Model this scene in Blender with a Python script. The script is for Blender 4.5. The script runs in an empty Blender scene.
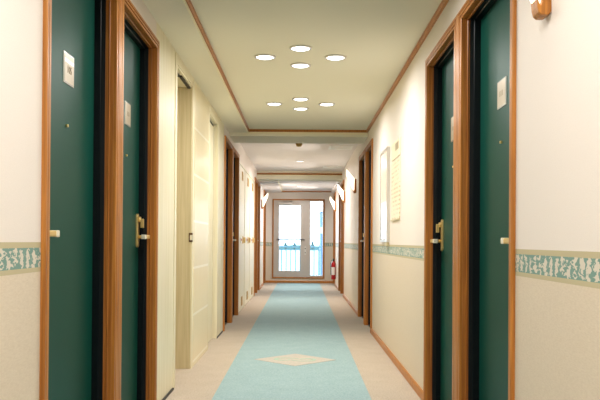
import bpy, bmesh, math, random
from mathutils import Vector, Matrix
random.seed(4)
SC = bpy.context.scene
COL = SC.collection
LW, RW = 0.857, 0.785          # left / right wall distance from the camera axis
END = 18.07                     # end wall
PI = math.pi

# ------------------------------------------------------------------ materials
def srgb(r, g, b):
    f = lambda c: (c/255/12.92) if c/255 <= .04045 else ((c/255+.055)/1.055)**2.4
    return (f(r), f(g), f(b), 1)

class NT:
    def __init__(self, name):
        self.m = bpy.data.materials.new(name); self.m.use_nodes = True
        self.t = self.m.node_tree; self.n = self.t.nodes; self.l = self.t.links
        self.b = self.n['Principled BSDF']; self.out = self.n['Material Output']
    def node(self, typ, **kw):
        x = self.n.new(typ)
        for k, v in kw.items(): setattr(x, k, v)
        return x
    def link(self, a, b): self.l.new(a, b)
    def setin(self, node, **kw):
        for k, v in kw.items(): node.inputs[k.replace('_', ' ')].default_value = v
    def pos(self):
        return self.node('ShaderNodeTexCoord').outputs['Object']
    def mapped(self, scale):
        mp = self.node('ShaderNodeMapping'); mp.inputs['Scale'].default_value = scale
        self.link(self.pos(), mp.inputs['Vector']); return mp.outputs[0]
    def noise(self, scale, vec, detail=3, dist=0):
        x = self.node('ShaderNodeTexNoise'); x.inputs['Scale'].default_value = scale
        x.inputs['Detail'].default_value = detail; x.inputs['Distortion'].default_value = dist
        self.link(vec, x.inputs['Vector']); return x.outputs['Fac']
    def math(self, op, a, b=None, clamp=False):
        x = self.node('ShaderNodeMath', operation=op); x.use_clamp = clamp
        for i, v in enumerate((a, b)):
            if v is None: continue
            if isinstance(v, (int, float)): x.inputs[i].default_value = v
            else: self.link(v, x.inputs[i])
        return x.outputs[0]
    def mix(self, fac, a, b):
        x = self.node('ShaderNodeMix', data_type='RGBA')
        for sock, v in ((x.inputs[0], fac), (x.inputs[6], a), (x.inputs[7], b)):
            if isinstance(v, (int, float, tuple)): sock.default_value = v
            else: self.link(v, sock)
        return x.outputs[2]
    def bump(self, h, strength, dist=.002):
        x = self.node('ShaderNodeBump'); x.inputs['Strength'].default_value = strength
        x.inputs['Distance'].default_value = dist
        self.link(h, x.inputs['Height']); self.link(x.outputs[0], self.b.inputs['Normal'])

def sc(c, k): return (c[0]*k, c[1]*k, c[2]*k, 1)

def plain(name, col, rough=.5, metal=0, spec=.5, var=.06, scale=30, bump=0, coat=0):
    t = NT(name)
    nz = t.noise(scale, t.pos())
    t.link(t.mix(nz, sc(col, 1-var), sc(col, 1+var)), t.b.inputs['Base Color'])
    t.b.inputs['Roughness'].default_value = rough; t.b.inputs['Metallic'].default_value = metal
    t.b.inputs['Specular IOR Level'].default_value = spec
    t.b.inputs['Coat Weight'].default_value = coat
    if bump: t.bump(nz, bump)
    return t.m

def wood(name, c0, c1, rough=.38, scale=(70, 70, 2.2), spec=.4):
    t = NT(name)
    v = t.mapped(scale)
    nz = t.noise(1, v, 4, .6)
    r = t.node('ShaderNodeValToRGB'); r.color_ramp.elements[0].position = .3; r.color_ramp.elements[1].position = .7
    r.color_ramp.elements[0].color = c0; r.color_ramp.elements[1].color = c1
    t.link(nz, r.inputs[0]); t.link(r.outputs[0], t.b.inputs['Base Color'])
    t.b.inputs['Roughness'].default_value = rough; t.b.inputs['Specular IOR Level'].default_value = spec
    t.bump(nz, .15, .001)
    return t.m

def emit(name, col, strength, base=(.9, .9, .88, 1)):
    t = NT(name)
    t.b.inputs['Base Color'].default_value = base
    t.b.inputs['Emission Color'].default_value = col
    t.b.inputs['Emission Strength'].default_value = strength
    return t.m

def glass(name, tint):
    t = NT(name)
    tr = t.node('ShaderNodeBsdfTransparent'); tr.inputs[0].default_value = tint
    gl = t.node('ShaderNodeBsdfGlossy'); gl.inputs['Roughness'].default_value = .02
    fr = t.node('ShaderNodeFresnel'); fr.inputs[0].default_value = 1.45
    mx = t.node('ShaderNodeMixShader')
    t.link(fr.outputs[0], mx.inputs[0]); t.link(tr.outputs[0], mx.inputs[1]); t.link(gl.outputs[0], mx.inputs[2])
    t.link(mx.outputs[0], t.out.inputs[0])
    return t.m

def wallpaper(name, axis='Y', dz=0):
    """pinkish white paper above, scroll border between two olive lines, coarser beige paper below"""
    t = NT(name)
    sep = t.node('ShaderNodeSeparateXYZ'); t.link(t.pos(), sep.inputs[0])
    z = t.math('SUBTRACT', sep.outputs['Z'], dz); u = sep.outputs[axis]
    fine = t.noise(260, t.pos(), 2)
    weave = t.noise(1, t.mapped((150, 60, 240)), 2)
    up = t.mix(fine, srgb(226, 216, 206), srgb(238, 229, 220))
    lo = t.mix(weave, srgb(208, 192, 170), srgb(228, 214, 193))
    olive = srgb(192, 180, 145)
    def step(a): return t.math('GREATER_THAN', z, a)
    # scroll motif
    cb = t.node('ShaderNodeCombineXYZ'); t.link(t.math('MULTIPLY', u, .6), cb.inputs[0]); t.link(z, cb.inputs[2])
    n1 = t.noise(50, cb.outputs[0], 3, 1.4)
    w = t.math('SINE', t.math('MULTIPLY', u, 2*PI/.052))
    w = t.math('MULTIPLY', w, .085)
    zc = t.math('ABSOLUTE', t.math('SUBTRACT', z, .928))
    edge = t.math('MULTIPLY', t.math('SUBTRACT', zc, .022, ), 12)
    edge = t.math('MAXIMUM', edge, 0)
    m = t.math('SUBTRACT', t.math('ADD', n1, w), edge)
    m = t.math('GREATER_THAN', m, .5)
    green = t.mix(m, srgb(120, 153, 142), srgb(214, 206, 190))
    c = t.mix(step(.881), lo, olive)
    c = t.mix(step(.896), c, green)
    c = t.mix(step(.960), c, olive)
    c = t.mix(step(.978), c, up)
    t.link(c, t.b.inputs['Base Color'])
    t.b.inputs['Roughness'].default_value = .6; t.b.inputs['Specular IOR Level'].default_value = .25
    t.bump(t.mix(step(.926), weave, fine), .25, .0015)
    return t.m

def tiles(name):
    t = NT(name)
    mp = t.node('ShaderNodeMapping'); mp.inputs['Rotation'].default_value = (0, 0, 0)
    sep = t.node('ShaderNodeSeparateXYZ'); t.link(t.pos(), sep.inputs[0])
    cb = t.node('ShaderNodeCombineXYZ')
    t.link(t.math('SUBTRACT', sep.outputs['Y'], 5.95), cb.inputs[0]); t.link(t.math('SUBTRACT', sep.outputs['Z'], .04), cb.inputs[1])
    br = t.node('ShaderNodeTexBrick', offset=0, squash=1)
    t.link(cb.outputs[0], br.inputs['Vector'])
    t.setin(br, Scale=1, Mortar_Size=.010, Brick_Width=.97, Row_Height=.372)
    br.inputs['Color1'].default_value = srgb(232, 220, 186); br.inputs['Color2'].default_value = srgb(228, 216, 180)
    br.inputs['Mortar'].default_value = srgb(246, 240, 220)
    nz = t.noise(1, t.mapped((9, 9, 2)), 4, 1)
    t.link(t.mix(t.math('MULTIPLY', nz, .25), br.outputs['Color'], srgb(210, 192, 150)), t.b.inputs['Base Color'])
    t.b.inputs['Roughness'].default_value = .3; t.b.inputs['Specular IOR Level'].default_value = .22
    return t.m

def carpet(name, c0, c1):
    t = NT(name)
    n = t.noise(95, t.pos(), 3); n2 = t.noise(6, t.pos(), 3)
    f = t.math('ADD', t.math('MULTIPLY', t.math('SUBTRACT', n, .12), 1.1), t.math('MULTIPLY', n2, .25))
    t.link(t.mix(f, c0, c1), t.b.inputs['Base Color'])
    t.b.inputs['Roughness'].default_value = .95; t.b.inputs['Specular IOR Level'].default_value = .1
    t.bump(n, .5, .004)
    return t.m

def poster_mat(name):
    """tall print: warm mottled picture above, pale sheet with blue lines below"""
    t = NT(name)
    sep = t.node('ShaderNodeSeparateXYZ'); t.link(t.pos(), sep.inputs[0])
    z = sep.outputs['Z']
    n = t.noise(1, t.mapped((1, 5, 14)), 3, .8)
    top = t.mix(n, srgb(236, 214, 186), srgb(247, 238, 226))
    wv = t.node('ShaderNodeTexWave', wave_type='RINGS', rings_direction='X')
    wv.inputs['Scale'].default_value = 7; wv.inputs['Distortion'].default_value = 1
    mp = t.node('ShaderNodeMapping'); mp.inputs['Location'].default_value = (0, -7.0, -.9)
    t.link(t.pos(), mp.inputs['Vector']); t.link(mp.outputs[0], wv.inputs['Vector'])
    arc = t.math('GREATER_THAN', wv.outputs['Fac'], .88)
    low = t.mix(t.math('MULTIPLY', arc, t.math('LESS_THAN', z, 1.12)), srgb(240, 240, 246), srgb(130, 160, 205))
    t.link(t.mix(t.math('GREATER_THAN', z, 1.37), low, top), t.b.inputs['Base Color'])
    t.b.inputs['Roughness'].default_value = .25
    return t.m

def notice_mat(name):
    """cream sheet with faint brown rows of small print"""
    t = NT(name)
    sep = t.node('ShaderNodeSeparateXYZ'); t.link(t.pos(), sep.inputs[0])
    z = sep.outputs['Z']
    rows = t.math('GREATER_THAN', t.math('SINE', t.math('MULTIPLY', z, 2*PI/.035)), .3)
    n = t.noise(1, t.mapped((1, 22, 10)), 3)
    ink = t.math('MULTIPLY', rows, t.math('GREATER_THAN', n, .5))
    ink = t.math('MULTIPLY', ink, .55)
    t.link(t.mix(ink, srgb(238, 228, 200), srgb(186, 160, 118)), t.b.inputs['Base Color'])
    t.b.inputs['Roughness'].default_value = .45
    return t.m

M = dict(
    paper=wallpaper('wallpaper_right', 'Y'), paper_l=wallpaper('wallpaper_left', 'Y', .014), paper_end=wallpaper('wallpaper_end', 'X'),
    oak=wood('oak_trim', srgb(152, 92, 34), srgb(200, 132, 58)),
    oak_dark=wood('oak_jamb', srgb(146, 84, 30), srgb(186, 118, 52)),
    green=plain('green_door_paint', srgb(10, 72, 60), .45, spec=.16, var=.05, scale=90),
    steel=plain('dark_green_steel', srgb(4, 14, 18), .4, spec=.25, var=.1),
    cream=wood('cream_panel', srgb(222, 213, 178), srgb(238, 230, 203), .42, (60, 60, 1.5)),
    beige=wood('beige_panel', srgb(192, 177, 136), srgb(212, 198, 160), .45, (90, 90, 2)),
    tile=tiles('glossy_cream_tile'),
    ceil=plain('ceiling_paint', srgb(234, 230, 210), .8, spec=.2, var=.03, scale=160, bump=.15),
    ceil_white=plain('white_ceiling_paint', srgb(236, 229, 225), .8, spec=.2, var=.02, scale=160, bump=.1),  # whiter tone than the near ceiling, used on the sections farther in
    moulding=plain('pale_moulding', srgb(238, 230, 200), .5, var=.02),
    carpet=carpet('beige_carpet', srgb(148, 136, 120), srgb(210, 196, 178)),
    runner=carpet('teal_carpet', srgb(118, 148, 151), srgb(174, 196, 198)),
    motif=carpet('motif_carpet', srgb(164, 162, 152), srgb(206, 196, 184)),
    motif2=carpet('motif_scroll', srgb(146, 178, 162), srgb(176, 200, 182)),
    brass=plain('brass', srgb(236, 206, 136), .34, .75, var=.08),
    brass_pale=plain('polished_lever_end', srgb(246, 238, 214), .25, .3, var=.03),
    silver=plain('silver_frame', srgb(214, 212, 208), .3, .7, var=.04),
    plate=plain('plate_sheet', srgb(178, 162, 130), .35, var=.04, scale=60),
    plate_edge=plain('plate_edge', srgb(214, 212, 200), .25, .3, var=.03),
    ink=plain('grey_ink', srgb(140, 124, 96), .6),
    white=plain('white_gloss', srgb(240, 238, 232), .3, var=.02),
    closet=plain('closet_paint', srgb(236, 230, 206), .4, var=.03, scale=12),
    vent=plain('brass_grille', srgb(196, 160, 92), .45, .4, var=.15, scale=80),
    steelbar=plain('brushed_bar', srgb(150, 144, 144), .35, .6),
    red=plain('red_enamel', srgb(176, 22, 24), .25, var=.05),
    redlamp=plain('red_indicator', srgb(190, 40, 36), .3),
    bronze=plain('dark_bronze', srgb(96, 70, 44), .4, .5),
    black=plain('black_rubber', srgb(24, 22, 22), .5),  # also colours the gap boxes and strips that stand for shade
    alu=plain('aluminium_door', srgb(196, 188, 180), .35, .35, var=.03),
    tan=wood('tan_frame', srgb(196, 158, 104), srgb(216, 180, 126)),
    glass=glass('window_glass', (.96, .985, .99, 1)),
    diff=emit('lit_diffuser', (1, .97, .9, 1), 6),
    diff_soft=emit('dim_diffuser', (1, .96, .9, 1), 1.6),
    shade=emit('lit_glass_shade', (1, .88, .66, 1), 2.4),
    poster=poster_mat('poster_print'), notice=notice_mat('notice_print'),
    rail=plain('railing_paint', srgb(58, 86, 94), .4, var=.03),
    concrete=plain('balcony_concrete', srgb(225, 228, 232), .8, var=.05, scale=8),
    land=plain('pale_land', srgb(104, 122, 126), .9, var=.06, scale=.02),
    woods=plain('distant_woods', srgb(60, 90, 90), .9, var=.2, scale=.3),  # teal of distance haze is put into this colour
    conifer=plain('conifer', srgb(34, 58, 62), .9, var=.2, scale=3),
    bark=plain('bark', srgb(80, 66, 54), .9),
    bluewall=plain('blue_render', srgb(52, 78, 122), .8, var=.05, scale=2),
    bluewin=plain('dark_window', srgb(26, 38, 60), .2, var=.05),
)

# ------------------------------------------------------------------ builders
def link(name, bm, mat, parent=None, smooth=False, loc=None):
    bmesh.ops.recalc_face_normals(bm, faces=bm.faces)
    me = bpy.data.meshes.new(name); bm.to_mesh(me); bm.free()
    me.materials.append(M[mat] if isinstance(mat, str) else mat)
    o = bpy.data.objects.new(name, me); COL.objects.link(o)
    if smooth:
        for p in me.polygons: p.use_smooth = True
    if parent:
        o.parent = parent
    if loc: o.location = loc
    return o

def box(bm, x0, x1, y0, y1, z0, z1, bev=0):
    vs = [bm.verts.new((x, y, z)) for x in (min(x0, x1), max(x0, x1)) for y in (min(y0, y1), max(y0, y1)) for z in (min(z0, z1), max(z0, z1))]
    fs = [bm.faces.new([vs[i] for i in q]) for q in ((0, 1, 3, 2), (4, 6, 7, 5), (0, 4, 5, 1), (2, 3, 7, 6), (0, 2, 6, 4), (1, 5, 7, 3))]
    if bev:
        es = list({e for f in fs for e in f.edges})
        bmesh.ops.bevel(bm, geom=es, offset=bev, segments=2, profile=.6, affect='EDGES')
    return bm

def B(*a, bev=0): return box(bmesh.new(), *a, bev=bev)

def prism(pts, axis, a, b, bev=0):
    """extrude a 2-D outline along axis (x: pts are (y,z); y: pts are (x,z); z: pts are (x,y))"""
    bm = bmesh.new()
    def P(p, t): return {'x': (t, p[0], p[1]), 'y': (p[0], t, p[1]), 'z': (p[0], p[1], t)}[axis]
    A = [bm.verts.new(P(p, a)) for p in pts]; C = [bm.verts.new(P(p, b)) for p in pts]
    n = len(pts)
    f0 = bm.faces.new(A); f1 = bm.faces.new(C[::-1])
    for i in range(n): bm.faces.new((A[i], A[(i+1) % n], C[(i+1) % n], C[i]))
    f0.normal_update(); f1.normal_update()
    bmesh.ops.triangulate(bm, faces=[f0, f1], ngon_method='EAR_CLIP')
    if bev:
        bmesh.ops.recalc_face_normals(bm, faces=bm.faces)
        es = [e for e in bm.edges if e.is_manifold and e.calc_face_angle(0) > .5]
        bmesh.ops.bevel(bm, geom=es, offset=bev, segments=2, profile=.6, affect='EDGES')
    return bm

def lathe(prof, n=28, axis='z', c=(0, 0, 0)):
    bm = bmesh.new(); rings = []
    for r, h in prof:
        ring = []
        for k in range(n):
            t = 2*PI*k/n; a, b = max(r, 1e-5)*math.cos(t), max(r, 1e-5)*math.sin(t)
            p = {'z': (a, b, h), 'x': (h, a, b), 'y': (a, h, b)}[axis]
            ring.append(bm.verts.new((p[0]+c[0], p[1]+c[1], p[2]+c[2])))
        rings.append(ring)
    for r0, r1 in zip(rings, rings[1:]):
        for k in range(n): bm.faces.new((r0[k], r0[(k+1) % n], r1[(k+1) % n], r1[k]))
    bm.faces.new(rings[0]); bm.faces.new(rings[-1])
    return bm

def tube(bm, pts, r, n=8):
    pts = [Vector(p) for p in pts]; rings = []
    for i, p in enumerate(pts):
        d = (pts[min(i+1, len(pts)-1)]-pts[max(i-1, 0)]).normalized()
        a = d.cross(Vector((0, 0, 1)) if abs(d.z) < .9 else Vector((1, 0, 0))).normalized(); b = d.cross(a)
        rings.append([bm.verts.new(p + a*r*math.cos(2*PI*k/n) + b*r*math.sin(2*PI*k/n)) for k in range(n)])
    for r0, r1 in zip(rings, rings[1:]):
        for k in range(n): bm.faces.new((r0[k], r0[(k+1) % n], r1[(k+1) % n], r1[k]))
    bm.faces.new(rings[0]); bm.faces.new(rings[-1])
    return bm

def empty(name, loc):
    o = bpy.data.objects.new(name, None); COL.objects.link(o); o.location = loc; o.empty_display_size = .1
    return o

def tag(o, label=None, cat=None, group=None, kind=None):
    if label: o['label'] = label
    if cat: o['category'] = cat
    if group: o['group'] = group
    if kind: o['kind'] = kind
    return o

def struct(name, bm, mat, label=None, cat=None):
    return tag(link(name, bm, mat), label, cat, kind='structure')

def copy_tree(root, loc, label):
    c = root.copy(); COL.objects.link(c); c.location = loc; c['label'] = label
    for ch in root.children:
        d = ch.copy(); COL.objects.link(d); d.parent = c
        for g in ch.children:
            e = g.copy(); COL.objects.link(e); e.parent = d
    return c

# ------------------------------------------------------------------ shell
Y0 = -3.2
def wall_outline(y0, y1, notches, top=2.6):
    pts = [(y0, 0)]
    for a, b, z in notches: pts += [(a, 0), (a, z), (b, z), (b, 0)]
    return pts + [(y1, 0), (y1, top), (y0, top)]

ZL, ZR = 2.122, 2.088          # clear height of the left / right doors
G = .02                        # jamb liner thickness
# doors: (side, y0, y1, casing width near, casing width far, handle end)
DL = [(-1, 2.515, 3.407, .045, .0665, 'near'), (-1, 3.54, 4.36, .0665, .05, 'far')]
DL2 = [(-1, 8.36, 9.16, .05, .07, 'near'), (-1, 9.30, 10.10, .07, .055, 'far')]
DL3 = [(-1, 13.74, 14.48, .05, .06, 'near'), (-1, 14.60, 15.34, .06, .05, 'far')]
DL4 = [(-1, 17.09, 17.88, .05, .05, 'near')]
DR = [(1, 2.78, 3.636, .036, .0855, 'near'), (1, 3.807, 4.63, .0855, .05, 'far')]
DR2 = [(1, 8.28, 9.02, .05, .085, 'near'), (1, 9.19, 10.02, .085, .05, 'far')]
DR3 = [(1, 13.72, 14.46, .05, .06, 'near'), (1, 14.58, 15.30, .06, .05, 'far')]
DR4 = [(1, 17.09, 17.88, .05, .05, 'near')]
nl = lambda ds, z: [(d[1]-G, d[2]+G, z+G) for d in ds]
LT = .30
struct('wall_left', prism(wall_outline(Y0, 4.395, nl(DL, ZL)), 'x', -LW, -LW-LT), 'paper_l')
struct('wall_left_panelling', prism(wall_outline(4.395, 8.26, [(5.12, 5.88, 2.215), (6.94, 7.69, 2.19)]), 'x', -LW, -LW-LT), 'cream')
struct('wall_left_closets', prism(wall_outline(8.26, 13.62, nl(DL2, ZL)+[(10.225, 13.6, 2.10)]), 'x', -LW, -LW-LT), 'paper_l')
struct('wall_left_far', prism(wall_outline(13.62, END, nl(DL3+DL4, ZL)), 'x', -LW, -LW-LT), 'paper_l')
struct('wall_right', prism(wall_outline(Y0, END, nl(DR+DR2+DR3+DR4, ZR)), 'x', RW, RW+LT), 'paper')
EX0, EX1, EZ0, EZ1 = -.665, .54, .135, 1.995      # opening in the end wall
bm = bmesh.new()
outer = [(-LW-LT, 0), (RW+LT, 0), (RW+LT, 2.6), (-LW-LT, 2.6)]
inner = [(EX0, EZ0), (EX1, EZ0), (EX1, EZ1), (EX0, EZ1)]
for yy in (END, END+.2):
    o_ = [bm.verts.new((p[0], yy, p[1])) for p in outer]; i_ = [bm.verts.new((p[0], yy, p[1])) for p in inner]
    for k in range(4): bm.faces.new((o_[k], o_[(k+1) % 4], i_[(k+1) % 4], i_[k]))
    if yy == END: oo, ii = o_, i_
for k in range(4):
    bm.faces.new((oo[k], oo[(k+1) % 4], o_[(k+1) % 4], o_[k])); bm.faces.new((ii[k], ii[(k+1) % 4], i_[(k+1) % 4], i_[k]))
struct('wall_end', bm, 'paper_end')
struct('wall_behind', B(-LW-LT, RW+LT, Y0-.2, Y0, 0, 2.6), 'paper_end')
struct('floor', B(-LW-LT-.2, RW+LT+.2, Y0-.2, END+.2, -.2, 0), 'carpet', 'beige carpet along both edges of the hallway floor', 'carpet')

# ceilings, soffits, beams
struct('ceiling', B(-.64, RW, Y0, 8.89, 2.325, 2.6), 'ceil', 'cream ceiling tray with two groups of four lights', 'ceiling')
struct('ceiling_soffit', B(-LW, -.64, Y0, 8.89, 2.285, 2.6), 'ceil')
struct('ceiling_beam', B(-LW, RW, 8.89, 9.52, 2.247, 2.6), 'ceil')
struct('ceiling.001', B(-LW, RW, 9.52, 14.45, 2.355, 2.6), 'ceil_white', 'plain white ceiling section between two beams', 'ceiling')
struct('ceiling_beam.001', B(-LW, RW, 14.45, 14.82, 2.195, 2.6), 'ceil')
struct('ceiling.002', B(-.47, .715, 14.82, 17.8, 2.215, 2.6), 'ceil_white', 'pale ceiling tray nearest the glass end door', 'ceiling')
struct('ceiling_soffit.001', prism([(-LW, 14.82), (-.47, 14.82), (-.47, 17.8), (.715, 17.8), (.715, 14.82), (RW, 14.82), (RW, END), (-LW, END)], 'z', 2.172, 2.6), 'ceil_white')
# brown cornice mouldings (profile with a bead) and the pale strip beside them
def cornice(name, x, s, y0, y1, z, mat='oak', w=.022, h=.03):
    pr = [(x, z), (x+s*w*.7, z), (x+s*w, z+h*.3), (x+s*w*.6, z+h*.45), (x+s*w, z+h*.6), (x+s*w, z+h), (x, z+h)]
    return struct(name, prism(pr, 'y', y0, y1), mat)
def cornice_x(name, y, x0, x1, z, mat='oak', w=.022, h=.03):
    pr = [(y, z), (y-w*.7, z), (y-w, z+h*.3), (y-w*.6, z+h*.45), (y-w, z+h*.6), (y-w, z+h), (y, z+h)]
    return struct(name, prism(pr, 'x', x0, x1), mat)
cornice('trim_1', -.64, 1, Y0, 8.868, 2.297)
cornice('trim_2', -.64, 1, Y0, 8.868, 2.277, 'moulding', .008, .019)
cornice('trim_3', RW, -1, Y0, 8.868, 2.297)
cornice_x('trim_4', 8.89, -.64, RW, 2.297)
cornice_x('trim_5', 8.89, -.64, RW, 2.272, 'moulding', .012, .024)
cornice_x('trim_6', 14.45, -LW, RW, 2.285, h=.028)
cornice_x('trim_7', 14.45, -LW, RW, 2.262, 'moulding', .012, .022)
cornice('trim_8', -.47, 1, 14.82, 17.78, 2.185, 'moulding', .015, .026)
cornice_x('trim_9', 17.8, -.47, .715, 2.172, h=.024, w=.018)

# ------------------------------------------------------------------ floor runner
run = tag(link('carpet_runner', B(-.555, .454, Y0+.3, END-.02, 0, .003), 'runner'),
          'long teal carpet runner down the middle of the hallway floor', 'carpet runner')
cx, cy, hw, hl = -.043, 6.33, .345, .325
med = link('medallion', prism([(cx-hw, cy), (cx, cy-hl), (cx+hw, cy), (cx, cy+hl)], 'z', .003, .005), 'motif', run)
med['label'] = 'beige diamond woven into the teal runner'
def ribbon(pts, w):
    bm = bmesh.new(); L = []
    for i, p in enumerate(pts):
        a = Vector(pts[max(i-1, 0)]); b = Vector(pts[min(i+1, len(pts)-1)]); d = (b-a).normalized(); n = Vector((-d.y, d.x))
        k = w*(1-.6*abs(2*i/(len(pts)-1)-1))
        L.append((bm.verts.new((p[0]+n.x*k, p[1]+n.y*k, .006)), bm.verts.new((p[0]-n.x*k, p[1]-n.y*k, .006)),
                  bm.verts.new((p[0]+n.x*k, p[1]+n.y*k, .004)), bm.verts.new((p[0]-n.x*k, p[1]-n.y*k, .004))))
    for a, b in zip(L, L[1:]):
        bm.faces.new((a[0], a[1], b[1], b[0])); bm.faces.new((a[2], b[2], b[3], a[3]))
        bm.faces.new((a[0], b[0], b[2], a[2])); bm.faces.new((a[1], a[3], b[3], b[1]))
    bm.faces.new((L[0][0], L[0][2], L[0][3], L[0][1])); bm.faces.new((L[-1][0], L[-1][1], L[-1][3], L[-1][2]))
    return bm
for s in (1, -1):       # two facing scrolls
    pts = []
    for k in range(28):
        a = k/27*1.55*2*PI*.62; r = .035+.085*k/27
        pts.append((cx+s*(.085-math.cos(a)*r), cy+s*math.sin(a)*r*.8))
    link('scroll', ribbon(pts, .016), 'motif2', med)

# ------------------------------------------------------------------ baseboards
def baseboard(name, s, y0, y1):
    Wd = LW if s < 0 else RW
    X = lambda w: s*(Wd-w)
    struct(name, prism([(X(0), 0), (X(.014), 0), (X(.014), .045), (X(.008), .056), (X(0), .056)], 'y', y0, y1), 'oak')
baseboard('baseboard_right', 1, Y0, 2.743); baseboard('baseboard_right.001', 1, 4.682, 8.228)
baseboard('baseboard_right.002', 1, 10.072, 13.668); baseboard('baseboard_right.003', 1, 15.352, 17.038)
baseboard('baseboard_left', -1, Y0, 2.468); baseboard('baseboard_left.001', -1, 15.392, 17.038)
struct('baseboard_end', prism([(END, 0), (END-.014, 0), (END-.014, .045), (END-.008, .056), (END, .056)], 'x', -LW, RW), 'oak')

# ------------------------------------------------------------------ green guest-room doors
def sweep(y0, y1, zt, prof, kn, kf, kh, X):
    """profile (a outward from the opening edge, w toward the corridor) carried up, across and down around an opening"""
    bm = bmesh.new(); rows = []
    for a, w in prof:
        x = X(w)
        sg = lambda k: a*k if a > 0 else a
        rows.append([bm.verts.new(v) for v in ((x, y0-sg(kn), 0), (x, y0-sg(kn), zt+sg(kh)), (x, y1+sg(kf), zt+sg(kh)), (x, y1+sg(kf), 0))])
    n = len(rows)
    for i in range(n):
        p, q = rows[i], rows[(i+1) % n]
        for k in range(3): bm.faces.new((p[k], p[k+1], q[k+1], q[k]))
    bm.faces.new([r[0] for r in rows]); bm.faces.new([r[3] for r in rows])
    return bm

NDOOR = [0]
def make_door(d, zt, label, plate=None, number=None, scope=None, lever_z=1.013, detail=True):
    s, y0, y1, kn, kf, hend = d
    Wd = LW if s < 0 else RW
    jb, lf = (.038, .085) if s < 0 else (.029, .078)
    NDOOR[0] += 1
    root = tag(empty('door_%d' % NDOOR[0], (s*Wd, (y0+y1)/2, 0)), label, 'door', kind='structure')
    oy = (y0+y1)/2
    X = lambda w: -s*w                       # local x: positive w points into the corridor
    a, b = y0-oy, y1-oy
    cas = [(0, 0), (0, .012), (.04, .015), (.2, .015), (.24, .009), (.31, .009), (.35, .017), (.55, .017), (.58, .011), (.66, .011), (.7, .017), (.93, .017), (1, .012), (1, 0)]
    link('casing', sweep(a, b, zt, cas, kn, kf, .05, X), 'oak', root)
    jam = [(0, -.0004), (0, -.012), (.0, -.016), (-.004, -.02), (0, -.024), (0, -jb), (.019, -jb), (.019, -.0004)]
    link('jamb', sweep(a, b, zt, jam, 1, 1, 1, X), 'oak_dark', root)
    fr = [(-.002, -jb), (-.004, -jb-.018), (-.009, -jb-.022), (-.009, -lf-.002), (.019, -lf-.002), (.019, -jb)]
    f = link('door_frame', sweep(a, b, zt, fr, 1, 1, 1, X), 'steel', root); f['label'] = 'dark steel inner frame'
    leaf = link('leaf', B(X(-lf-.002), X(-lf-.045), a-.018, b+.018, .006, zt+.018), 'green', root)
    link('threshold', B(X(-lf-.05), X(-jb), a-.018, b+.018, .0, .008), 'steel', root)
    if plate:
        p0, p1, z0, z1 = plate[0]-oy, plate[1]-oy, plate[2], plate[3]
        pl = link('number_plate', B(X(-lf-.003), X(-lf+.002), p0, p1, z0, z1, bev=.0015), 'plate_edge', root)
        link('plate_sheet', B(X(-lf+.0015), X(-lf+.0032), p0+.008, p1-.008, z0+.006, z1-.006), 'plate', pl)
        if number:
            link('plate_stripe', B(X(-lf+.003), X(-lf+.0038), p0+.008, p1-.012, z1-.040, z1-.026), 'white', pl)
            cu = bpy.data.curves.new('number', 'FONT'); cu.body = number; cu.size = .042; cu.extrude = .0006
            cu.align_x = 'CENTER'; cu.align_y = 'CENTER'
            tmp = bpy.data.objects.new('number', cu); COL.objects.link(tmp)
            bpy.context.view_layer.update()
            me = bpy.data.meshes.new_from_object(tmp.evaluated_get(bpy.context.evaluated_depsgraph_get()))
            bpy.data.objects.remove(tmp)
            me.materials.clear(); me.materials.append(M['ink'])
            nm = bpy.data.objects.new('number', me); COL.objects.link(nm); nm.parent = pl
            # face into the corridor: text x runs along +y on the left wall, along -y on the right wall
            nm.matrix_local = Matrix.Translation((X(-lf+.0038), (p0+p1)/2, (z0+z1)/2-.004)) @ Matrix(((0, 0, -s, 0), (-s, 0, 0, 0), (0, 1, 0, 0), (0, 0, 0, 1)))
        else:
            for k in range(3):
                yc = (p0+p1)/2+(k-1)*.02
                link('engraved_mark', B(X(-lf+.003), X(-lf+.0038), yc-.003, yc+.003, (z0+z1)/2-.012, (z0+z1)/2+.012), 'ink', pl)
    if scope:
        link('peephole', lathe([(.006, -.003), (.006, .004), (.006, .007), (.003, .005)], 16, 'x', (0, 0, 0)) if s < 0 else
             lathe([(.006, .003), (.006, -.004), (.006, -.007), (.003, -.005)], 16, 'x'), 'brass', root, True, (X(-lf), scope[0]-oy, scope[1]))
    # escutcheon, lever and thumb turn at the latch edge
    hy = (a+.055) if hend == 'near' else (b-.055)
    dr = 1 if hend == 'near' else -1           # lever points to the hinge
    z = lever_z
    pts = [(hy+.02*math.cos(t)*1.0, z+.036+(.077 if math.sin(t) > 0 else -.077)+.02*math.sin(t)) for t in [2*PI*k/20+1e-3 for k in range(20)]]
    lp = link('lock_plate', prism(pts, 'x', X(-lf-.003), X(-lf+.009), bev=.002), 'brass', root)
    bm = bmesh.new()
    tube(bm, [(X(-lf+.005), hy, z), (X(-lf+.06), hy, z), ], .0095, 12)
    link('lever_neck', bm, 'brass', lp, True)
    link('lever', B(X(-lf+.052), X(-lf+.074), hy-dr*.014, hy+dr*.1, z-.011, z+.011, bev=.005), 'brass', lp)
    link('lever_tip', B(X(-lf+.0505), X(-lf+.076), hy+dr*.09, hy+dr*.125, z-.0125, z+.0125, bev=.004), 'brass_pale', lp)
    tt = lathe([(.016, 0), (.016, .012), (.012, .016)], 18, 'x')
    if s > 0: bmesh.ops.scale(tt, vec=(-1, 1, 1), verts=tt.verts)
    link('lock_cylinder', tt, 'brass', lp, True, (X(-lf+.008), hy, z+.1))
    link('thumb_turn', B(X(-lf+.02), X(-lf+.04), hy-.006, hy+.006, z+.052, z+.104, bev=.003), 'brass', lp)
    return root

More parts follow.
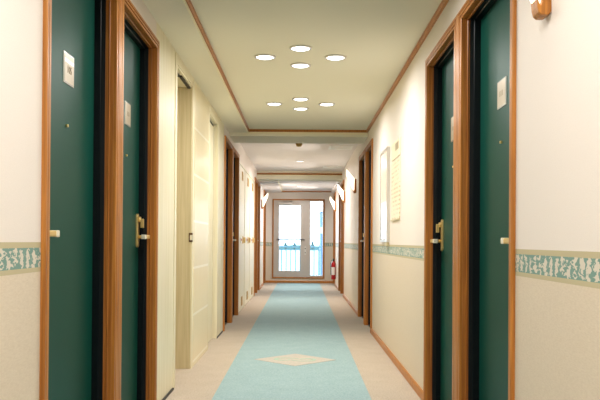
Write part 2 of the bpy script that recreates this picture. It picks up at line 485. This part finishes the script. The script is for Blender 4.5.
make_door(DL[0], ZL, 'green door nearest on the left wall with plate reading 105', (2.956, 3.088, 1.625, 1.749), '105', (3.0, 1.457), 1.022)
make_door(DL[1], ZL, 'second green door along the left wall, brass lever plate at its far edge', (3.985, 4.115, 1.62, 1.744), None, (4.02, 1.455), 1.02)

# recessed cream doors in the panelled stretch
NDOOR[0] += 1
r = tag(empty('door_%d' % NDOOR[0], (-LW, 5.5, 0)), 'recessed cream doorway in panelled wall beside the second green door', 'door', kind='structure')
link('leaf', B(-.20, -.24, -.38, .38, .004, 2.215), 'beige', r)
link('jamb', B(-.20, -.004, .362, .38, 0, 2.215, bev=.002), 'beige', r)
link('jamb', B(-.20, -.004, -.38, -.362, 0, 2.215, bev=.002), 'beige', r)
link('head_lining', B(-.20, -.004, -.362, .362, 2.2, 2.215), 'cream', r)
bm = bmesh.new()
box(bm, -.052, -.030, -.362, -.05, 2.190, 2.201); box(bm, -.038, -.016, -.06, .362, 2.190, 2.201)
link('door_track', bm, 'black', r)
for dy0, dy1 in ((-.38-.07, -.38), (.38, .38+.07)):
    link('architrave', B(-.001, .006, dy0, dy1, 0, 2.27, bev=.002), 'cream', r)
link('strike_plate', B(-.02, .008, .360, .392, .99, 1.062, bev=.002), 'bronze', r)
link('strike_slot', B(-.01, .009, .355, .37, 1.005, 1.045), 'brass_pale', r)
NDOOR[0] += 1
r = tag(empty('door_%d' % NDOOR[0], (-LW, 7.315, 0)), 'recessed cream door between glossy tile panel and dark green doorways', 'door', kind='structure')
link('leaf', B(-.045, -.085, -.375, .362, .004, 2.165), 'cream', r)
link('door_stop', B(-.05, -.09, .362, .375, 0, 2.19), 'black', r)  # shade of the gap beside the leaf, put in as a black box
link('head_gap', B(-.05, -.09, -.375, .362, 2.165, 2.19), 'black', r)  # shade of the gap above the leaf, also a black box
link('architrave', B(-.001, .006, -.375-.05, -.375, 0, 2.25, bev=.002), 'cream', r)
# tile panel and black strips drawn as the shadow gap under the piers
struct('wall_tile_panel', B(-LW-.002, -LW+.006, 5.97, 6.88, 0, 2.25, bev=.001), 'tile', 'glossy cream tiled wall panel between two recessed cream doorways', 'wall panel')
struct('trim_10', B(-LW, -LW+.012, 4.42, 5.04, 0, .012), 'black')
struct('trim_11', B(-LW, -LW+.004, 7.695, 8.255, 0, .016), 'black')

make_door(DL2[0], ZL, 'green door in oak frame just past the cream panelled pier, left wall', None, None, None)
make_door(DL2[1], ZL, 'green door in oak frame right before the white closets, left wall', None, None, None)
make_door(DL3[0], ZL, 'green door in oak frame just past the white closets, left wall', None, None, None)
make_door(DL3[1], ZL, 'left wall green door just before the single left sconce', None, None, None)
make_door(DL4[0], ZL, 'last door on the left wall, against the end wall', None, None, None)
make_door(DR[0], ZR, 'green door nearest on the right wall with pale plate and brass lever', (3.166, 3.302, 1.586, 1.706), None, (3.236, 1.435), 1.008)
make_door(DR[1], ZR, 'second green door along the right wall, brass lock plate at its far edge', (4.19, 4.325, 1.578, 1.72), None, (4.25, 1.43), 1.008)
make_door(DR2[0], ZR, 'green door in oak frame just past the framed poster, right wall', None, None, None)
make_door(DR2[1], ZR, 'right wall green door in oak frame just before the wall sconces', None, None, None)
make_door(DR3[0], ZR, 'right wall green door right after the second lit sconce', None, None, None)
make_door(DR3[1], ZR, 'right wall green door just before the fire extinguisher', None, None, None)
make_door(DR4[0], ZR, 'last door on the right wall, behind the fire extinguisher', None, None, None)

# ------------------------------------------------------------------ white closets on the left
def closet(y0, y1, label):
    w = (y1-y0)/2
    root = tag(empty('linen_closet', (-LW, (y0+y1)/2, 0)), label, 'closet', 'white closets with brass grilles along the left wall')
    link('body', B(-.03, -.28, -w, w, 0, 2.10), 'closet', root)
    for a, b in ((-w, -w+.03), (w-.03, w)):
        link('stile', B(-.03, .008, a, b, 0, 2.10, bev=.002), 'closet', root)
    link('head_rail', B(-.03, .008, -w+.03, w-.03, 2.07, 2.10, bev=.002), 'closet', root)
    lf = link('door_leaf', B(-.03, .002, -w+.034, w-.034, .01, 2.066, bev=.002), 'closet', root)
    for z0, z1 in ((1.875, 2.005), (.07, .2)):
        bm = B(.001, .008, -.02, .2, z0, z1)
        for k in range(5):
            zz = z0+.018+k*.021; box(bm, .007, .012, -.01, .19, zz, zz+.011)
        link('vent_grille', bm, 'vent', lf)
    hp = link('handle_plate', B(.001, .010, .12, .36, .965, 1.07, bev=.002), 'brass', root)
    link('pull', B(.010, .034, .30, .345, .975, 1.055, bev=.006), 'brass', hp)
    la = link('latch', B(.001, .012, -.24, -.12, .975, 1.05, bev=.002), 'white', root)
    link('indicator', lathe([(.017, 0), (.017, .006), (.01, .008)], 14, 'x'), 'redlamp', la, True, (.012, -.18, 1.02))
    return root
closet(10.225, 11.34, 'white closet next to the oak doorway, first of three with brass grilles')
closet(11.345, 12.46, 'white closet with brass grilles, between the other two')
closet(12.465, 13.6, 'white closet with brass grilles, furthest one toward the glass door')

# ------------------------------------------------------------------ downlights
def downlight_parts(root, dm):
    ring = [(.062, 0), (.078, 0), (.079, -.004), (.074, -.010), (.064, -.010), (.058, -.002)]
    bm = bmesh.new(); R = []
    n = 36
    for k in range(n):
        t = 2*PI*k/n
        R.append([bm.verts.new((p[0]*math.cos(t), p[0]*math.sin(t), p[1])) for p in ring])
    for k in range(n):
        a, b = R[k], R[(k+1) % n]
        for i in range(len(ring)):
            j = (i+1) % len(ring); bm.faces.new((a[i], a[j], b[j], b[i]))
    link('trim_ring', bm, 'silver', root, True)
    link('diffuser', lathe([(.0, -.001), (.0635, -.001), (.0635, -.006), (.05, -.011), (.02, -.014), (0, -.0145)], 32), dm, root, True)
def lamp(name, loc, power, col, size, spread=PI*.95, rot=(0, 0, 0)):
    L = bpy.data.lights.new(name, 'AREA'); L.shape = 'DISK'; L.size = size; L.energy = power; L.color = col; L.spread = spread
    o = bpy.data.objects.new(name, L); COL.objects.link(o); o.location = loc; o.rotation_euler = rot
    return o
ZC = 2.325
WARM = (1, .978, .958)
P_DOWN, P_BACK = 6.6, 5.0
proto = None
where = {(-.267, 0): 'left', (.238, 0): 'right', (-.012, -.25): 'front', (-.012, .25): 'back'}
for gy, gname in ((5.37, 'nearer group of four'), (7.2, 'farther group of four')):
    for (dx, dy), nm in where.items():
        loc = (dx, gy+dy, ZC)
        lab = 'lit round recessed downlight, %s one of the %s' % (nm, gname)
        if proto is None:
            proto = tag(empty('downlight', loc), lab, 'ceiling light', 'recessed downlights in the near ceiling'); downlight_parts(proto, 'diff')
        else: copy_tree(proto, loc, lab)
        lamp('downlight_lamp', (loc[0], loc[1], ZC-.02), P_DOWN, WARM, .11)
for gy in (3.54, 1.71, -.12, -1.95):
    for (dx, dy) in where: lamp('downlight_lamp', (dx, gy+dy, ZC-.02), P_BACK, WARM, .11)
d2 = tag(empty('downlight', (-.025, 12.6, 2.355)), 'single dim downlight on the ceiling between the two beams', 'ceiling light'); downlight_parts(d2, 'diff_soft')
d3 = copy_tree(d2, (-.04, 16.4, 2.215), 'single dim downlight in the last ceiling tray before the glass door')
lamp('downlight_lamp', (-.025, 12.6, 2.33), 32, (1, .95, .96), .11)
lamp('downlight_lamp', (-.04, 16.4, 2.19), 17, (1, .96, .98), .11)

# smoke detector and ceiling vents
t = tag(empty('smoke_detector', (-.035, 9.92, 2.355)), 'small dark smoke detector on ceiling just past the first beam', 'smoke detector')
link('base', lathe([(.055, 0), (.055, -.012), (.05, -.018)], 28), 'black', t, True)
link('sensor_head', lathe([(.044, -.016), (.044, -.07), (.034, -.096), (.0, -.104)], 28), 'vent', t, True)
def ceiling_vent(loc, label):
    r = tag(empty('ceiling_vent', loc), label, 'ceiling vent', 'white ceiling vents right of the middle ceiling')
    bm = bmesh.new()
    for q in ((-.17, .17, -.2, -.17), (-.17, .17, .17, .2), (-.17, -.14, -.17, .17), (.14, .17, -.17, .17)): box(bm, *q, -.008, 0)
    link('vent_frame', bm, 'white', r)
    bm = B(-.14, .14, -.17, .17, -.003, 0)
    for k in range(8): box(bm, -.14, .14, -.165+k*.042, -.145+k*.042, -.007, -.002)
    link('louvre_panel', bm, 'white', r)
    return r
v = ceiling_vent((.56, 10.75, 2.355), 'white ceiling vent nearer the first beam, at the right wall')
copy_tree(v, (.56, 13.6, 2.355), 'white ceiling vent just before the second beam, at the right wall')

# ------------------------------------------------------------------ wall sconces
def sconce(loc, s, label, first):
    root = tag(empty('wall_sconce', loc), label, 'wall lamp', 'wooden wall sconces with slanted lit glass')
    X = lambda w: -s*w
    J = [(0, .196), (0, .008), (.005, -.001), (.012, -.004), (.031, -.004), (.040, .004), (.045, .022), (.047, .050), (.044, .052), (.039, .034), (.034, .026), (.030, .036), (.028, .196)]
    link('bracket', prism([(X(a), b) for a, b in J], 'y', -.032, .032, bev=.003), 'oak', root)
    S = [(.0285, .205), (.0325, .04), (.037, .0275), (.042, .036), (.142, .255), (.142, .335)]
    link('glass_shade', prism([(X(a), b) for a, b in S], 'y', -.027, .027, bev=.003), 'shade', root)
    return root
sconce((RW, 2.39, 1.725), 1, 'slanted glass sconce cut by the photo top, on the near right wallpaper', 1)
sconce((RW, 10.72, 1.70), 1, 'lit sconce on right wall just past the second pair of oak doorways', 0)
sconce((RW, 13.42, 1.70), 1, 'lit sconce on right wall, second beyond the framed poster', 0)
sconce((RW, 16.85, 1.68), 1, 'farthest lit sconce on right wall, above the fire extinguisher', 0)
sconce((-LW, 16.1, 1.70), -1, 'lit sconce alone on the left wall past the white closets', 0)
# the lamp in each shade: its big slanted face throws light across the corridor and upward
for sd, y, z, e in ((1, 2.39, 1.98, .8), (1, 10.72, 1.95, 8), (1, 13.42, 1.95, 8), (1, 16.85, 1.93, 10), (-1, 16.1, 1.95, 9)):
    L = bpy.data.lights.new('sconce_lamp', 'AREA'); L.shape = 'RECTANGLE'; L.size = .09; L.size_y = .16; L.energy = e; L.spread = math.radians(150); L.color = (1, .90, .82)
    o = bpy.data.objects.new('sconce_lamp', L); COL.objects.link(o)
    Wd = LW if sd < 0 else RW
    o.location = (sd*(Wd-.155), y, z)
    o.rotation_euler = Vector((-sd, 0, -.45)).to_track_quat('-Z', 'Y').to_euler()

# ------------------------------------------------------------------ things on the right wall
py = 6.935
t = tag(empty('framed_poster', (RW, py, 1.0)), 'tall poster in a thin silver frame on the right wall', 'poster')
bm = bmesh.new()
for q in ((-.285, .285, .0, .02), (-.285, .285, .83, .85), (-.285, -.267, .02, .83), (.267, .285, .02, .83)):
    box(bm, -.027, 0, *q)
link('frame', bm, 'silver', t)
link('backing', B(-.018, 0, -.267, .267, .02, .83), 'white', t)
pm = link('print', B(-.0215, -.017, -.26, .26, .026, .824), 'poster', t)
# the print keeps the coordinates of the place so its layout follows the height above the floor
for vtx in pm.data.vertices: vtx.co += Vector((RW, py, 1.0))
pm.location = (-RW, -py, -1.0)
link('support_peg', B(-.024, 0, -.27, -.1, -.035, 0, bev=.004), 'beige', t)

ny = 6.205
t = tag(empty('notice_sign', (RW, ny, 1.19)), 'cream notice board with small print beside the framed poster', 'notice')
pm = link('text_panel', B(-.008, 0, -.265, .265, 0, .49, bev=.002), 'notice', t)
for vtx in pm.data.vertices: vtx.co += Vector((RW, ny, 1.19))
pm.location = (-RW, -ny, -1.19)
link('header_panel', B(-.008, 0, -.265, .265, .505, .645, bev=.002), 'moulding', t)
link('header_emblem', B(-.0095, -.007, -.2, .0, .565, .625, bev=.001), 'plate', t)
link('ledge', B(-.014, 0, -.265, .265, -.01, 0, bev=.002), 'beige', t)

# fire extinguisher on its wall bracket
fx, fy, fz = RW-.062, 16.55, .17
t = tag(empty('fire_extinguisher', (fx, fy, fz)), 'red fire extinguisher on the right wall near the glass door', 'fire extinguisher')
b_ = link('cylinder', lathe([(.0, 0), (.045, 0), (.05, .008), (.05, .33), (.046, .36), (.03, .385), (.018, .395), (.018, .41), (0, .41)], 28), 'red', t, True)
lb = bmesh.new(); vs = []
for k in range(11):
    a = PI*.85+k/10*PI*.8
    vs.append([lb.verts.new((.0508*math.cos(a), .0508*math.sin(a), z)) for z in (.1, .27)])
for p, q in zip(vs, vs[1:]): lb.faces.new((p[0], q[0], q[1], p[1]))
link('paper_label', lb, 'white', b_, True)
link('valve', lathe([(.02, .405), (.02, .43), (.012, .44), (.012, .455), (0, .455)], 16), 'black', t, True)
bm = bmesh.new(); box(bm, -.012, .012, -.07, .02, .45, .46, bev=.003)
link('lever', bm, 'black', t)
bm = bmesh.new(); tube(bm, [(-.01, -.02, .43), (-.045, -.03, .42), (-.062, -.03, .36), (-.06, -.028, .2), (-.058, -.025, .1)], .008)
link('hose', bm, 'black', t, True)
bm = B(.045, .062, -.02, .02, .05, .36); 
link('wall_bracket', bm, 'silver', t)

# ------------------------------------------------------------------ glass end door and side light
NDOOR[0] += 1
t = tag(empty('door_%d' % NDOOR[0], (0, END, 0)), 'glass balcony door in pale metal at the end of the hallway', 'door', kind='structure')
def ring_xz(x0, x1, z0, z1, w, ya, yb, wb=None, wt=None):
    wb = w if wb is None else wb; wt = w if wt is None else wt
    bm = bmesh.new(); R = []
    for yy in (ya, yb):
        o_ = [bm.verts.new((x, yy, z)) for x, z in ((x0, z0), (x1, z0), (x1, z1), (x0, z1))]
        i_ = [bm.verts.new((x, yy, z)) for x, z in ((x0+w, z0+wb), (x1-w, z0+wb), (x1-w, z1-wt), (x0+w, z1-wt))]
        for k in range(4): bm.faces.new((o_[k], o_[(k+1) % 4], i_[(k+1) % 4], i_[k]))
        R.append((o_, i_))
    for k in range(4):
        for q in (0, 1): bm.faces.new((R[0][q][k], R[0][q][(k+1) % 4], R[1][q][(k+1) % 4], R[1][q][k]))
    return bm
struct('trim_12', ring_xz(EX0-.025, EX1+.025, EZ0-.025, EZ1+.025, .03, -.018+END, END+.01), 'oak')
link('frame', ring_xz(EX0, .205, EZ0, EZ1, .05, .0, .1), 'alu', t)
lf = link('leaf', ring_xz(EX0+.05, .075, EZ0+.05, EZ1-.05, .09, .01, .06, .11, .085), 'alu', t)
link('pane', B(EX0+.12, .005, .03, .036, EZ0+.155, EZ1-.13), 'glass', lf)
link('stile_post', B(.075, .157, .005, .09, EZ0+.05, EZ1-.05), 'alu', t)
bm = bmesh.new(); tube(bm, [(EX0+.08, -.03, 1.045), (.09, -.03, 1.045)], .017, 12)
for x in (EX0+.10, .07): tube(bm, [(x, -.03, 1.045), (x, .012, 1.045)], .01, 8)
link('push_bar', bm, 'steelbar', t, True)
hp = link('lock_plate', B(.085, .125, -.006, .006, .68, .88, bev=.002), 'silver', t)
link('lock_cylinder', lathe([(.014, -.012), (.014, .0)], 14, 'y', (.105, 0, .83)), 'black', hp, True)
link('lock_cylinder', lathe([(.012, -.012), (.012, .0)], 14, 'y', (.105, 0, .73)), 'black', hp, True)
link('closer', B(-.55, -.22, -.04, .01, 1.885, 1.94, bev=.006), 'silver', t)
bm = bmesh.new(); tube(bm, [(-.45, -.035, 1.95), (-.2, -.09, 1.955), (-.33, -.01, 1.965)], .008)
link('closer_arm', bm, 'silver', t, True)
w = tag(empty('window_1', (0, END, 0)), 'narrow glass side light beside the balcony door', 'window', kind='structure')
link('window_frame', ring_xz(.205, EX1, EZ0, EZ1, .022, .0, .1, .05, .03), 'alu', w)
link('pane', B(.22, EX1-.015, .04, .046, EZ0+.045, EZ1-.025), 'glass', w)

# ------------------------------------------------------------------ outside
struct('balcony_floor', B(-3, 3, END+.2, 20.0, -.2, 0), 'concrete')
rl = tag(empty('balcony_railing', (0, 19.75, 0)), 'pale metal balcony railing outside the glass door', 'railing')
link('handrail', B(-2.6, 2.6, -.03, .03, .84, .88, bev=.004), 'rail', rl)
link('upper_rail', B(-2.6, 2.6, -.015, .015, .77, .79, bev=.003), 'rail', rl)
link('bottom_rail', B(-2.6, 2.6, -.02, .02, .08, .12, bev=.004), 'rail', rl)
base = None
for k in range(-9, 10):
    if base is None:
        base = link('baluster', B(-.013, .013, -.013, .013, 0, .785), 'rail', rl); ob = base
    else:
        ob = base.copy(); COL.objects.link(ob); ob.parent = rl
    ob.location = (.0+k*.1225-.02, 0, 0)
struct('ground_outside', B(-400, 400, 20.2, 900, -2.7, -2.5), 'land')
bm = bmesh.new(); pts = [(-160, -2.5)]
for k in range(81):
    pts.append((-160+k*4, -.9+.35*math.sin(k*1.3)+random.uniform(-.25, .25)))
pts.append((160, -2.5))
struct('distant_hills', prism(pts, 'y', 300, 306), 'woods')
def conifer(x, h, label):
    t = tag(empty('conifer_tree', (x, 296, -2.5)), label, 'tree', 'distant trees beyond the balcony')
    link('trunk', lathe([(.2, 0), (.18, 1.2), (.12, h*.5)], 10), 'bark', t, True)
    prof = [(0, .9)]
    for k in range(5):
        z = .9+(h-.9)*k/5; prof += [(1.25*(1-k/5.6), z+.1), (.7*(1-k/5.2), z+(h-.9)/5)]
    prof.append((0, h))
    link('foliage', lathe(prof, 14), 'conifer', t)
conifer(-6.1, 3.3, 'distant tree seen through the door glass, left one above railing')
conifer(-2.5, 3.3, 'distant tree seen through the door glass, near its right stile')
conifer(4.6, 3.9, 'dark distant conifer seen through the narrow side light')
b = tag(empty('neighbour_building', (2.2, 26, -2.5)), 'blue neighbouring building seen at the side light edge', 'building')
link('wall', B(-1.50, 2.5, 0, 3, 0, 4.55), 'bluewall', b)
link('roof', B(-1.54, 2.6, -.1, 3.1, 4.55, 4.66), 'white', b)
for z0 in (4.05, 3.3):
    f = link('window', B(-1.42, -.9, -.02, .02, z0, z0+.42), 'bluewin', b)
    link('pane', B(-1.38, -.94, -.025, -.018, z0+.04, z0+.38), 'glass', f)
link('balcony_band', B(-1.52, 2.5, -.12, .02, 3.8, 3.98), 'white', b)

# ------------------------------------------------------------------ world, camera, colour
W = bpy.data.worlds.new('sky'); SC.world = W; W.use_nodes = True
bg = W.node_tree.nodes['Background']; bg.inputs[0].default_value = (.66, .84, 1, 1); bg.inputs[1].default_value = 11
cam = bpy.data.cameras.new('camera'); cam.sensor_width = 36; cam.lens = 45
cam.shift_x = -1/600; cam.shift_y = (41.5-750*math.tan(math.radians(.4)))/600; cam.clip_start = .05; cam.clip_end = 2000
co = bpy.data.objects.new('camera', cam); COL.objects.link(co)
co.matrix_world = Matrix.Translation((0, 0, 1)) @ Matrix.Rotation(PI/2+math.radians(.4), 4, 'X') @ Matrix.Rotation(math.radians(.4), 4, 'Z')
SC.camera = co
vs = SC.view_settings; vs.view_transform = 'Standard'; vs.look = 'None'; vs.exposure = 0; vs.gamma = 1; vs.use_curve_mapping = False
SC.cycles.use_denoising = True
SC.cycles.max_bounces = 10; SC.cycles.diffuse_bounces = 6
